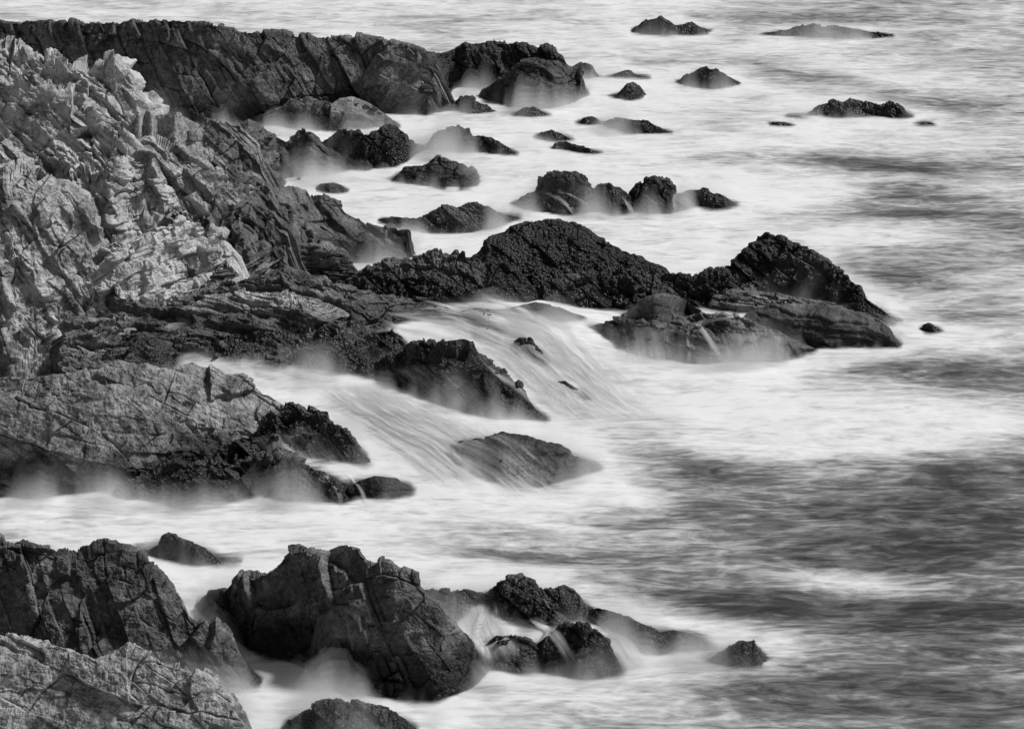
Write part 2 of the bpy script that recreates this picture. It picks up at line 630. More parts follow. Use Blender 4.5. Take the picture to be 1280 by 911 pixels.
    o = grid_object(name, flat, nr, ncc, ROCK, {'wet': wetness, 'pale': pn, 'mussel': np.full(len(flat), MUSSEL[style])}, shade_smooth=(style == 'worn'))
    if kind:
        o['kind'] = kind
    elif parent is not None:
        o.location = o.location - parent.location
        o.parent = parent
    else:
        group = group or GROUPS.get(name)
        o['label'] = label
        o['category'] = category
    if group:
        o['group'] = group
    return o


def weed(parent, spots):
    for x, y, w, h in spots:
        rock('', [[(x - w, y), (x, y + 0.6), (x + w, y)], [(x - w, y - 0.4), (x - w * 0.3, y - h), (x + w * 0.4, y - h * 0.8), (x + w, y - 0.4)]],
             'mussel', 0.05, 1.4, 0.5, name='weed_clump', skirt=(0.25, 0.15), parent=parent)


# ---- far shore, top of the picture
rock('dark craggy far cliff with a black undercut foot across the top left', [
    [(-140, 130), (0, 138), (150, 152), (220, 160), (300, 160), (350, 150), (420, 141), (470, 143), (534, 144)],
    [(-140, 12), (-20, 20), (100, 30), (220, 24), (300, 38), (400, 46), (470, 50), (534, 66)]],
    'block', 0.34, 2.4, 0.8, 1.3, name='sea_cliff', category='cliff', tide=0.6)
rock('pale smooth cliff face split by dark cracks above the far surf', [
    [(470, 144), (500, 145), (534, 144)], [(470, 75), (485, 58), (510, 55), (534, 78)]],
    'slab', 0.50, 3.0, 0.7, name='cliff_face', category='cliff', tide=-1)
rock('dark rock wall on the far shore behind the misty domed rock', [
    [(530, 114), (600, 116), (660, 116), (700, 112)], [(530, 72), (570, 60), (620, 50), (660, 56), (700, 70)]],
    'block', 0.12, 2.2, 0.9, name='sea_cliff', category='cliff')
rock('small pointed dark rock standing in surf below the pale cliff face', [
    [(528, 140), (545, 143), (565, 143)], [(528, 134), (538, 124), (545, 112), (550, 106), (556, 120), (562, 130), (565, 138)]],
    'mussel', 0.10, 2.2, 0.7)
rock('narrow grey stump at the right end of the far shore', [
    [(716, 100), (730, 102), (744, 101)], [(716, 82), (728, 78), (740, 82), (744, 90)]], 'slab', 0.25, 2.5, 0.5)
rock('large domed dark rock with a misty foot on the far shore', [
    [(604, 128), (640, 137), (690, 138), (712, 131), (733, 120)],
    [(604, 112), (625, 100), (645, 84), (670, 74), (700, 76), (722, 86), (731, 104), (733, 117)]],
    'slab', 0.22, 1.5, 1.0)
rock('small hump of dark rock in the surf left of the domed far rock', [
    [(566, 138), (590, 147), (617, 144)], [(566, 131), (574, 121), (590, 120), (600, 127), (612, 133), (617, 141)]],
    'mussel', 0.16, 1.5, 0.8)
rock('low rounded rock in the surf just below the domed far rock', [
    [(638, 148), (665, 151), (695, 150)], [(638, 147), (652, 137), (667, 133), (680, 140), (695, 149)]],
    'mussel', 0.12, 1.5, 0.5)
rock('low dark hump at the top edge between the far shore and the wide dome', [
    [(754, 101), (785, 102), (814, 101)], [(754, 100), (768, 92), (784, 89), (800, 94), (814, 100)]], 'mussel', 0.1, 1.5, 0.8)
rock('steep cone of dark rock alone in the far white water', [
    [(764, 124), (785, 129), (810, 123)], [(764, 123), (775, 114), (784, 105), (791, 101), (800, 106), (810, 121)]],
    'mussel', 0.1, 1.9, 0.5)
rock('wide low dark dome of rock at the top edge of the open water', [
    [(840, 106), (865, 111), (890, 114), (915, 110), (929, 107)],
    [(840, 104), (858, 93), (876, 86), (898, 87), (914, 97), (929, 105)]], 'mussel', 0.09, 1.5, 0.8)
# beyond the top of the print
rock('distant low reef of dark rock far out in the open sea', [
    [(950, 47), (1040, 51), (1120, 48)], [(950, 44), (985, 36), (1020, 30), (1060, 34), (1120, 45)]], 'mussel', 0.1, 1.4, 0.8)
rock('distant pair of joined dark stacks nearest the top edge of the sea', [
    [(790, 42), (830, 46), (890, 42)], [(790, 38), (808, 24), (826, 22), (845, 33), (865, 28), (890, 40)]], 'mussel', 0.1, 1.7, 0.6)

rock('two-lobed black reef in the right of the far water with foam draining off it', [
    [(1006, 148), (1050, 150), (1090, 150), (1120, 152), (1142, 153)],
    [(1006, 146), (1020, 134), (1040, 125), (1053, 130), (1066, 124), (1085, 125), (1100, 130), (1113, 128), (1127, 134), (1142, 150)]],
    'mussel', 0.06, 1.5, 0.8)
rock('small black knob left of the two-lobed black reef', [
    [(956, 160), (975, 163), (996, 161)], [(956, 159), (966, 152), (980, 152), (996, 160)]], 'mussel', 0.07, 1.4, 0.4)
rock('tiny rock between the small black knob and the two-lobed reef', [
    [(980, 150), (992, 152), (1006, 151)], [(980, 149), (990, 144), (1000, 145), (1006, 150)]], 'mussel', 0.08, 1.4, 0.3)
rock('low black rock awash right of the two-lobed reef', [
    [(1143, 159), (1158, 161), (1172, 160)], [(1143, 158), (1152, 153), (1164, 153), (1172, 159)]], 'mussel', 0.07, 1.3, 0.3)
rock('left and smaller lobe of the paired rocks in far white water', [
    [(720, 159), (738, 161), (754, 159)], [(720, 157), (729, 147), (740, 145), (748, 150), (754, 157)]], 'mussel', 0.07, 1.5, 0.5)
rock('right and longer lobe of the paired rocks in far white water', [
    [(756, 162), (790, 168), (820, 168), (846, 170)],
    [(756, 152), (768, 146), (788, 148), (808, 150), (820, 158), (846, 169)]], 'mussel', 0.07, 1.4, 0.8)
rock('small low rock in white water above the leaning wedge of rock', [
    [(667, 175), (690, 178), (714, 176)], [(667, 174), (676, 165), (690, 162), (703, 167), (714, 175)]], 'mussel', 0.08, 1.4, 0.8)
rock('small wedge of dark rock sloping down to the right in white water', [
    [(686, 190), (715, 194), (735, 198), (750, 197)], [(686, 188), (694, 179), (706, 177), (720, 182), (736, 185), (750, 195)]],
    'mussel', 0.08, 1.4, 0.8)

# ---- boulders in the cove
rock('grey wet boulders piled below the far cliff left of the tilted slab', [
    [(300, 152), (345, 160), (380, 164), (418, 166)], [(300, 149), (340, 140), (368, 126), (394, 118), (410, 121), (418, 138)]],
    'slab', 0.34, 1.2, 0.9, tide=-1)
slab_boulder = rock('tilted slab boulder with a pale flat top and dark overhung front', [
    [(413, 166), (440, 164), (465, 163), (502, 164)],
    [(413, 140), (440, 139), (465, 151), (480, 160), (502, 162.5)],
    [(413, 130), (424, 122), (440, 120), (458, 127), (477, 139), (492, 151), (502, 161)]],
    'slab', 0.60, [6.0, 0.55], 0.28, 1.0, endw=0.1)
weed(slab_boulder, [(436, 128, 4, 2.5), (457, 136, 6, 5), (462, 142, 5, 4), (468, 137, 4, 3), (474, 143, 4, 3), (446, 131, 3, 2)])
rock('dark lumpy shell-covered rock below the tilted slab', [
    [(392, 190), (420, 206), (450, 216), (476, 219), (500, 209), (514, 196), (532, 190)],
    [(392, 182), (408, 171), (424, 160), (440, 166), (460, 168), (470, 162), (485, 159), (500, 164), (511, 175), (532, 184)]],
    'mussel', 0.08, 1.2, 0.9)
rock('dark two-humped rock rising from foam right of the tilted slab', [
    [(530, 190), (560, 194), (590, 193), (620, 197), (650, 199)],
    [(530, 184), (544, 166), (558, 157), (574, 154), (588, 157), (592, 168), (603, 166), (622, 178), (638, 186), (650, 196)]],
    'mussel', 0.07, 1.5, 0.9)
rock('misty grey rocks half lost in foam below the two-humped rock', [
    [(482, 231), (520, 236), (560, 239), (602, 232)],
    [(482, 228), (496, 217), (506, 209), (520, 207), (536, 204), (552, 196), (572, 200), (590, 212), (602, 228)]],
    'slab', 0.20, 1.1, 0.9, sink=0.35)
rock('small pale wet rock veiled by foam above the block-ended dark outcrop', [
    [(388, 242), (410, 245), (438, 243)], [(388, 240), (400, 230), (415, 228), (428, 232), (438, 241)]], 'worn', 0.25, 1.2, 0.6, sink=0.15)
rock('long low dark reef lying in foam above the great round hump', [
    [(472, 277), (510, 290), (560, 293), (600, 291), (625, 282), (652, 276)],
    [(472, 274), (490, 270), (520, 273), (540, 265), (558, 258), (575, 258), (590, 254), (610, 260), (630, 268), (652, 273)]],
    'mussel', 0.09, 1.1, 0.7)
rock('flat end boulder at the right of the four rocks in mid water', [
    [(842, 256), (870, 263), (900, 266), (924, 262)], [(842, 246), (858, 237), (880, 236), (900, 243), (912, 249), (924, 259)]],
    'mussel', 0.08, 1.3, 0.6)
rock('tall third boulder of the four rocks in mid water with runoff down its right', [
    [(778, 264), (810, 269), (840, 269), (864, 266)],
    [(778, 246), (798, 229), (820, 220), (835, 225), (843, 235), (847, 250), (864, 263)]], 'mussel', 0.08, 1.4, 0.8)
rock('low second boulder of the four rocks in mid water', [
    [(738, 264), (765, 272), (790, 268)], [(738, 240), (750, 232), (764, 230), (776, 234), (790, 250)]], 'mussel', 0.09, 1.2, 0.6)
rock('rounded first boulder of the four rocks in mid water with a knobbly black top', [
    [(636, 262), (670, 268), (710, 271), (750, 265)],
    [(636, 259), (654, 245), (670, 238), (675, 222), (690, 216), (705, 212), (722, 216), (735, 221), (750, 244)]],
    'mussel', 0.08, 1.3, 0.9)

# ---- headland
rock('', [
    [(-140, 452), (0, 440), (90, 425), (160, 420), (220, 400), (270, 380), (310, 345), (345, 300)],
    [(-140, 40), (-20, 66), (60, 78), (110, 88), (145, 92), (165, 108), (185, 130), (200, 160), (240, 178), (290, 205), (345, 250)]],
    'crag', 0.86, 0.85, 1.5, 1.15, foot=[(-140, 1.6), (345, 1.0)], name='rocky_headland', kind='structure', tide=0.2)
rock('dark craggy spur running down to the cove below the far cliff', [
    [(252, 215), (290, 232), (320, 238), (345, 230), (372, 224), (400, 222), (434, 214)],
    [(252, 172), (280, 158), (300, 162), (330, 168), (360, 172), (386, 168), (398, 181), (424, 190), (434, 206)]],
    'crag', 0.34, 1.0, 0.9, name='rock_outcrop', category='outcrop', tide=0.5)
rock('rounded pale boulder with a black hollow below perched on the headland skyline', [
    [(196, 172), (215, 180), (240, 182), (262, 180)],
    [(196, 152), (208, 143), (222, 141), (232, 148), (246, 154), (256, 163), (262, 171)]], 'slab', 0.66, 1.8, 0.45, 1.4, name='boulder', category='boulder')
rock('knobbly boulder on the headland skyline left of the hollowed boulder', [
    [(170, 172), (185, 178), (198, 172)], [(170, 148), (178, 138), (188, 140), (195, 150), (198, 162)]], 'slab', 0.58, 1.6, 0.4, name='boulder', category='boulder')
rock('row of rounded blocks on the skyline right of the hollowed boulder', [
    [(255, 196), (275, 206), (300, 212), (322, 214)], [(255, 162), (264, 150), (280, 152), (300, 160), (322, 182)]],
    'crag', 0.52, 1.2, 0.7, name='rock_outcrop', category='outcrop')
rock('broken pale crag high on the left edge of the headland', [
    [(-100, 215), (60, 214), (120, 212), (150, 206), (172, 196)],
    [(-100, 110), (40, 112), (90, 118), (112, 124), (126, 134), (138, 150), (152, 160), (172, 180)]],
    'crag', 0.84, 1.1, 1.3, name='rock_outcrop', category='outcrop')
rock('jagged diagonal spine of rock running down the middle of the headland', [
    [(180, 226), (230, 252), (270, 262), (300, 272), (340, 275)], [(180, 172), (205, 182), (235, 195), (260, 206), (285, 219), (310, 236), (340, 252)]],
    'crag', 0.68, 1.1, 1.1, name='rock_outcrop', category='outcrop')
rock('pale knuckled outcrop in the middle of the headland left of the spine', [
    [(108, 305), (150, 304), (190, 284), (224, 262)],
    [(108, 236), (138, 216), (156, 200), (172, 204), (184, 222), (202, 226), (216, 236), (224, 248)]],
    'steep', 0.86, 1.3, 1.3, name='rock_outcrop', category='outcrop')
rock('tall pale blocks with deep clefts at the left edge of the headland', [
    [(-130, 425), (60, 425), (95, 408), (125, 398), (146, 372)],
    [(-130, 200), (40, 214), (84, 230), (102, 246), (112, 270), (120, 300), (146, 340)]],
    'block', 0.74, 1.3, 1.3, name='rock_outcrop', category='outcrop')
rock('dark craggy outcrop with stepped ledges below the diagonal spine', [
    [(210, 316), (260, 320), (310, 318), (350, 318)], [(210, 258), (240, 250), (275, 256), (310, 262), (350, 280)]],
    'crag', 0.42, 1.1, 1.1, name='rock_outcrop', category='outcrop')
rock('bright pale bluff cut by slanting black cracks', [
    [(112, 405), (175, 400), (215, 394), (244, 378), (268, 350), (290, 322)],
    [(112, 345), (140, 318), (165, 296), (198, 285), (226, 274), (250, 282), (272, 294), (290, 312)]],
    'steep', 1.0, 1.4, 1.1, 1.4, name='rock_outcrop', category='outcrop')
rock('block-ended dark outcrop with a sheer front facing the white inlet', [
    [(296, 336), (350, 338), (400, 334), (440, 332), (480, 330), (513, 327)],
    [(296, 300), (330, 284), (380, 294), (420, 298), (440, 302), (470, 300), (513, 293)],
    [(296, 272), (320, 245), (345, 236), (370, 235), (386, 243), (410, 248), (424, 252), (430, 265), (452, 276), (478, 286), (513, 288)]],
    'crag', 0.36, [4.0, 0.65], 0.5, 1.1, endw=0.08, name='rock_outcrop', category='outcrop')
rock('rounded ribbed ledge below the sheer front of the block-ended outcrop', [
    [(268, 362), (320, 364), (370, 362), (410, 360), (446, 356)], [(268, 330), (300, 316), (340, 312), (380, 310), (405, 308), (428, 318), (446, 338)]],
    'ledge', 0.42, 0.9, 1.3, name='rock_ledge', category='ledge')

# ---- reef across the middle
rock('pointed black peak at the right end of the reef', [
    [(872, 382), (930, 372), (980, 372), (1020, 382), (1060, 394), (1090, 404), (1124, 412)],
    [(872, 350), (892, 340), (906, 330), (920, 318), (936, 310), (948, 301), (960, 295), (974, 297), (986, 305), (1000, 308), (1013, 312), (1026, 321),
     (1040, 331), (1056, 343), (1075, 361), (1086, 376), (1106, 389), (1124, 404)]],
    'mussel', 0.06, 1.1, 0.7, name='reef_rock')
rock('great round hump of the reef carpeted in black mussels', [
    [(560, 362), (640, 370), (700, 374), (760, 374), (830, 368)],
    [(560, 345), (600, 312), (612, 294), (634, 282), (660, 277), (690, 275), (715, 281), (738, 293), (760, 305), (776, 312), (800, 321), (830, 336)]],
    'shell', 0.06, 0.95, 1.0, name='reef_rock')
rock('long dark shelf of the reef left of the great round hump', [
    [(372, 386), (430, 386), (480, 386), (540, 384), (600, 382), (660, 380)],
    [(372, 372), (436, 350), (460, 336), (480, 330), (520, 322), (548, 318), (570, 315), (600, 318), (626, 326), (660, 350)]],
    'mussel', 0.10, 0.75, 1.0, name='reef_rock')
rock('low black saddle of the reef between the round hump and the peak', [
    [(680, 380), (740, 386), (800, 390), (850, 390), (915, 386)],
    [(680, 356), (720, 344), (778, 338), (800, 330), (825, 335), (850, 340), (866, 347), (890, 341), (915, 338)]],
    'mussel', 0.07, 0.9, 1.0, name='reef_rock')
pale_ledge = rock('pale ledge streaked with black at the foot of the reef peak', [
    [(890, 394), (940, 396), (1000, 392), (1066, 396)], [(890, 372), (940, 364), (1000, 371), (1066, 384)]],
    'ledge', 0.62, 0.6, 1.2, name='rock_ledge', category='ledge')
weed(pale_ledge, [(915, 372, 7, 4), (938, 378, 8, 4), (960, 372, 12, 4), (985, 378, 14, 4), (1010, 380, 10, 4), (1030, 383, 8, 4), (965, 386, 9, 4), (935, 390, 6, 3)])
rock('wet wedge of rock trailing into the sea at the reef tip', [
    [(1050, 400), (1080, 412), (1105, 414), (1124, 410)], [(1050, 384), (1070, 378), (1092, 388), (1110, 398), (1124, 408)]],
    'mussel', 0.08, 1.2, 0.5, name='reef_rock')
rock('smooth whaleback slab with a pale top and black side at the reef tip', [
    [(934, 426), (980, 434), (1030, 438), (1080, 438), (1128, 440)],
    [(934, 402), (980, 398), (1030, 401), (1080, 408), (1110, 420), (1128, 438)],
    [(934, 392), (958, 382), (1000, 378), (1050, 382), (1086, 394), (1112, 411), (1128, 435)]],
    'worn', 0.30, [2.6, 0.55], 0.5, 1.3, name='rock_slab', category='slab', tide=0.55)
rock('smooth wet slab with trickles below the reef saddle, right of the falls', [
    [(846, 420), (890, 448), (950, 460), (1000, 453), (1018, 440)],
    [(846, 404), (878, 391), (920, 394), (952, 409), (988, 424), (1018, 434)]],
    'worn', 0.40, 0.8, 1.6, 1.8, name='rock_slab', category='slab')
rock('dark wet slab hung with thin white falls below the reef saddle', [
    [(736, 412), (780, 442), (830, 452), (870, 457), (908, 457)],
    [(736, 410), (768, 396), (800, 388), (840, 393), (880, 409), (908, 430)]],
    'worn', 0.32, 1.0, 1.6, 1.8, name='rock_slab', category='slab')
rock('small pale hump of wet rock at the foot of the reef saddle', [
    [(786, 388), (830, 394), (876, 392)], [(786, 386), (806, 372), (830, 366), (850, 372), (876, 388)]],
    'worn', 0.30, 1.0, 0.6, name='sea_rock')
rock('tiny black rock alone in the sea right of the reef tip', [
    [(1146, 417), (1165, 421), (1182, 420)], [(1146, 416), (1154, 406), (1161, 403), (1172, 410), (1182, 418)]], 'mussel', 0.06, 1.6, 0.4)

# ---- shelf and pool
rock('', [
    [(80, 480), (160, 456), (215, 440), (270, 436), (340, 440), (400, 428), (440, 420), (500, 400), (560, 396)],
    [(80, 400), (160, 384), (240, 366), (300, 346), (380, 352), (440, 362), (500, 372), (560, 380)]],
    'ledge', 0.42, 0.33, 1.6, 1.0, foot=[(80, 1.2), (340, 1.2), (440, 1.4), (560, 1.3)], skirt=(2.0, 0.4), name='rock_shelf', kind='structure', tide=0.6)
rock('long pale layered ledge lying across the flat shelf', [
    [(222, 402), (290, 400), (350, 402), (432, 404)], [(222, 388), (260, 374), (300, 364), (340, 360), (372, 364), (402, 378), (432, 394)]],
    'ledge', 0.72, 0.55, 1.8, name='rock_ledge', category='ledge')
rock('lower dark layered ledge in front of the long pale ledge', [
    [(220, 430), (290, 434), (350, 432), (440, 424)], [(220, 410), (270, 398), (320, 394), (370, 396), (440, 404)]],
    'ledge', 0.46, 0.5, 1.8, name='rock_ledge', category='ledge')
rock('dark weedy rocks at the left bank of the foaming pool', [
    [(160, 448), (190, 452), (220, 448)], [(160, 436), (175, 424), (195, 420), (220, 436)]], 'mussel', 0.12, 0.8, 0.8)
rock('dark weedy bank jutting into the foaming pool', [
    [(268, 444), (310, 451), (348, 448)], [(268, 438), (290, 430), (320, 428), (348, 438)]], 'mussel', 0.12, 0.8, 0.8)
rock('wet grey hump at the head of the cascade below the dark shelf', [
    [(492, 402), (540, 410), (580, 414), (612, 416)], [(492, 390), (520, 380), (546, 384), (562, 393), (584, 404), (612, 413)]],
    'worn', 0.24, 0.7, 0.9)
rock('low wet rock under the running water left of the falls', [
    [(640, 398), (690, 404), (730, 400)], [(640, 384), (670, 378), (700, 384), (730, 396)]], 'worn', 0.22, 0.9, 0.6)
rock('small dark cluster at the top of the dark rocks beside the cascade', [
    [(402, 430), (430, 434), (458, 428)], [(402, 412), (422, 404), (440, 396), (458, 412)]], 'mussel', 0.10, 0.9, 0.9)
rock('small flat dark rock in the middle of the cascade', [
    [(590, 424), (615, 430), (642, 426)], [(590, 420), (600, 411), (616, 409), (632, 412), (642, 422)]], 'mussel', 0.10, 1.3, 0.5)
rock('pyramid of dark shell-covered rock left of the cascade', [
    [(446, 440), (480, 452), (512, 450)], [(446, 424), (470, 414), (491, 408), (501, 418), (512, 438)]], 'mussel', 0.08, 1.4, 0.9)
rock('dark wedge of rock splitting the lower cascade', [
    [(634, 436), (655, 452), (686, 458)], [(634, 430), (648, 424), (662, 422), (673, 432), (686, 454)]], 'mussel', 0.10, 1.5, 0.8)
rock('long dark weedy rock at the right side of the foaming pool', [
    [(362, 452), (400, 466), (440, 470), (478, 468)], [(362, 446), (380, 437), (402, 434), (430, 440), (455, 447), (478, 460)]],
    'mussel', 0.09, 0.9, 0.9)
rock('broad black rock sloping right to a point beside the lower cascade', [
    [(452, 470), (500, 492), (540, 507), (580, 518), (620, 526), (688, 530)],
    [(452, 457), (480, 448), (500, 440), (520, 433), (548, 430), (575, 430), (594, 436), (612, 453), (632, 471), (652, 488), (670, 505), (688, 526)]],
    'mussel', 0.10, 1.0, 1.0)
rock('blocky boulder sitting on the broad black rock', [
    [(546, 442), (572, 450), (597, 446)], [(546, 430), (560, 425), (578, 422), (592, 426), (597, 438)]], 'mussel', 0.09, 2.0, 0.5, name='boulder', category='boulder')

rock('wet grey ledge under thin water above the small flat dark rock of the cascade', [
    [(556, 402), (600, 412), (660, 410), (700, 404)], [(556, 394), (590, 386), (630, 386), (668, 392), (700, 402)]], 'worn', 0.26, 0.5, 1.2)
rock('half drowned stone in the lower cascade right of the broad black rock', [
    [(690, 486), (712, 500), (736, 500)], [(690, 478), (706, 476), (722, 486), (736, 498)]], 'worn', 0.16, 0.7, 0.8)
STONE = ['broad dark stone highest in the stone field of the wet shelf beside the cascade',
         'dark stone touching the right side of the highest broad stone on the wet shelf',
         'largest dark stone in the middle of the stone field on the wet shelf',
         'dark stone just left of the pyramid of shell-covered rock on the wet shelf',
         'dark stone left of the largest stone in the field on the wet shelf',
         'dark stone just left of the highest broad stone on the wet shelf',
         'dark stone lying in front of the lower layered ledge, nearest the cascade',
         'dark stone lying in front of the middle of the lower layered ledge',
         'dark stone lying in front of the lower layered ledge, above the weedy bank',
         'small dark stone directly above the pyramid of shell-covered rock',
         'small dark stone between the pyramid of shell-covered rock and the running cascade',
         'dark stone at the lower rim of the shelf above the long weedy rock',
         'dark stone at the lower rim of the shelf left of the pyramid rock',
         'dark stone at the right end of the weedy bank by the foaming pool',
         'leftmost but one of the small dark stones along the foot of the shelf',
         'leftmost of the small dark stones along the foot of the shelf',
         'small dark stone lowest in the field, on top of the long weedy rock',
         'smallest dark stone at the head of the cascade above the pyramid rock']
for k_, (x, y, w, h) in enumerate([(415, 412, 15, 9), (440, 408, 12, 8), (428, 426, 17, 9), (464, 428, 12, 9), (394, 428, 15, 8), (384, 415, 13, 7), (352, 418, 15, 7),
                   (322, 421, 16, 8), (292, 424, 13, 7), (472, 410, 10, 6), (518, 434, 11, 8), (404, 440, 14, 8), (440, 440, 13, 9), (338, 432, 14, 7),
                   (262, 426, 12, 6), (240, 430, 12, 7), (424, 452, 10, 6), (490, 402, 9, 5)]):
    j = (x * 7 + y * 3) % 5 - 2
    rock(STONE[k_],
         [[(x - w, y), (x, y + 2), (x + w, y + 0.5)], [(x - w, y - 1), (x - w * 0.5 + j, y - h * 0.8), (x + j, y - h), (x + w * 0.5, y - h * 0.6), (x + w, y - 0.5)]],
         'mussel', 0.10, 1.2, 1.0, name='shelf_stone', category='stone', group='small weedy stones on the shelf', skirt=(0.8, 0.5))

# ---- lower left mass
rock('big pale grey cracked rock above the bottom left channel', [
    [(-140, 600), (60, 600), (150, 604), (200, 600), (250, 592), (300, 588), (350, 574), (372, 550)],
    [(-140, 470), (60, 468), (118, 462), (150, 456), (180, 460), (215, 464), (240, 454), (262, 459), (282, 470), (302, 472), (332, 490), (352, 506), (372, 526)]],
    'slab', 0.58, 0.8, 0.9, 1.3, tide=0.3)
rock('blocky rock with a bright slanting facet in front of the big cracked rock', [
    [(-140, 626), (60, 624), (130, 618), (200, 606), (232, 594), (256, 570)],
    [(-140, 492), (40, 494), (92, 496), (110, 484), (150, 484), (176, 495), (202, 515), (228, 532), (256, 556)]],
    'slab', 0.56, 1.6, 0.9, 1.4, tide=0.9)
rock('black weedy nose at the right end of the big cracked rock', [
    [(270, 592), (350, 586), (400, 580), (434, 584), (464, 586)],
    [(270, 562), (320, 538), (350, 520), (366, 511), (386, 509), (406, 520), (422, 536), (442, 556), (462, 576)]],
    'mussel', 0.12, 1.0, 1.5)
rock('low black weedy ledge along the bottom left channel', [
    [(150, 626), (200, 630), (260, 626), (310, 622), (360, 628), (436, 634)],
    [(150, 606), (200, 586), (240, 577), (282, 571), (340, 567), (370, 573), (400, 588), (420, 604), (436, 626)]],
    'mussel', 0.12, 0.8, 1.7, name='rock_ledge', category='ledge')
rock('smooth dark hump under falling water right of the black weedy ledge', [
    [(436, 622), (480, 630), (518, 620)], [(436, 606), (468, 597), (495, 599), (518, 613)]], 'worn', 0.12, 1.0, 0.6, foot='sea')
rock('smooth dark boulder awash in the middle channel', [
    [(556, 572), (610, 604), (655, 616), (705, 612), (756, 594)],
    [(556, 562), (588, 547), (630, 541), (666, 549), (700, 561), (732, 575), (756, 590)]],
    'worn', 0.08, 0.75, 0.9, 1.8, foot='sea', sink=0.3)

# ---- foreground
rock('small jagged dark rock in white water at the lower left', [
    [(166, 694), (200, 704), (240, 709), (280, 711)],
    [(166, 690), (184, 686), (197, 680), (205, 670), (214, 667), (228, 675), (246, 680), (262, 690), (280, 706)]], 'mussel', 0.14, 1.6, 0.8)
rock('tiny dark rock in white water right of the small jagged rock', [
    [(278, 707), (290, 709), (304, 708)], [(278, 705), (286, 702), (296, 703), (304, 707)]], 'mussel', 0.14, 1.4, 0.3)
rock('low weedy saddle between the ragged foreground rocks and the knobbly one', [
    [(520, 785), (560, 790), (592, 770), (610, 756)], [(520, 742), (545, 736), (560, 738), (580, 736), (610, 742)]],
    'mussel', 0.14, 1.2, 0.7)
rock('knobbly double-topped black rock in the foreground surf', [
    [(602, 762), (640, 785), (680, 788), (740, 780)],
    [(602, 744), (620, 728), (640, 720), (655, 722), (668, 726), (673, 736), (690, 735), (705, 732), (720, 739), (732, 757), (740, 772)]],
    'mussel', 0.09, 1.5, 0.8)
rock('long black rock sloping right into the surf at the lower middle', [
    [(730, 778), (770, 798), (800, 818), (830, 824)], [(730, 766), (744, 757), (765, 764), (790, 774), (812, 784), (830, 796)]],
    'mussel', 0.09, 1.4, 0.7)
rock('smooth wet hump trailing off the long sloping black rock', [
    [(816, 812), (850, 822), (896, 818)], [(816, 792), (840, 786), (866, 792), (896, 812)]], 'worn', 0.15, 0.9, 0.6, foot='sea', sink=0.1)
rock('ragged left peak of the foreground rocks', [
    [(244, 758), (280, 792), (320, 816), (360, 826), (400, 845), (452, 870)],
    [(244, 754), (262, 742), (284, 738), (298, 725), (312, 718), (322, 716), (336, 708), (350, 695), (362, 685), (378, 683), (395, 695), (412, 702), (430, 716), (452, 745)]],
    'block', 0.46, 1.8, 0.8, 1.4, tide=1.0)
rock('upright knob of rock between the two ragged foreground peaks', [
    [(408, 728), (430, 738), (454, 745)], [(408, 700), (413, 688), (424, 682), (440, 681), (450, 684), (456, 696), (456, 722)]],
    'block', 0.46, 4.0, 0.30, 1.3, foot=[(408, 2.4), (454, 2.2)], skirt=(1.0, 0.2), name='boulder', category='boulder')
rock('dark streaked right peak of the foreground rocks', [
    [(424, 870), (500, 886), (560, 880), (596, 850)],
    [(424, 748), (448, 720), (460, 704), (478, 699), (492, 707), (502, 712), (520, 718), (526, 738), (546, 752), (562, 772), (580, 802), (596, 830)]],
    'block', 0.36, 1.8, 0.8, 1.4, tide=1.2)
rock('black dome of rock in the bottom surf left of the larger black dome', [
    [(604, 836), (645, 846), (692, 836)], [(604, 808), (618, 797), (640, 791), (660, 797), (676, 809), (692, 828)]], 'mussel', 0.08, 1.4, 0.7)
rock('larger black dome of rock at the bottom under the knobbly rock', [
    [(682, 836), (730, 852), (780, 846)], [(682, 792), (700, 780), (724, 777), (745, 787), (760, 799), (771, 822), (780, 840)]],
    'mussel', 0.08, 1.4, 0.8)
rock('dark rounded rock at the bottom edge in the open water', [
    [(880, 832), (925, 846), (962, 838)], [(880, 826), (908, 812), (924, 803), (942, 802), (951, 814), (962, 832)]], 'mussel', 0.08, 1.5, 0.8)
rock('large dark angular rock in the bottom left corner', [
    [(-140, 880), (60, 885), (200, 892), (280, 876), (326, 858)],
    [(-140, 660), (20, 676), (88, 696), (110, 690), (132, 684), (156, 685), (178, 692), (184, 710), (202, 720), (220, 738), (236, 760), (256, 776), (282, 797), (302, 822), (326, 850)]],
    'block', 0.36, 1.5, 0.9, 1.4, tide=-0.5)
rock('pale broken rock in front of the large angular rock', [
    [(-140, 990), (100, 990), (200, 985), (300, 960)],
    [(-140, 790), (40, 800), (92, 812), (120, 824), (150, 812), (168, 802), (186, 814), (206, 828), (232, 838), (256, 846), (276, 866), (296, 896)]],
    'slab', 0.66, 1.3, 1.0, 1.3, tide=-1)
rock('black shelly rock nearest the bottom edge, left of centre', [
    [(360, 930), (430, 950), (520, 930)], [(360, 900), (400, 880), (440, 872), (480, 884), (520, 910)]], 'mussel', 0.10, 1.2, 0.8)

# ------------------------------------------------------------------ sea
hs = hmap.copy()
for ax in (0, 1):
    hs = blur1(hs, 1, ax)
gx, gy = np.meshgrid(X0 + (np.arange(NX) + 0.5) * CELL, Y0 + (np.arange(NY) + 0.5) * CELL, indexing='ij')
near = (hmap > sea_level(gx, gy)).astype(float)
for _ in range(2):
    for ax in (0, 1):
        near = blur1(near, 7, ax)

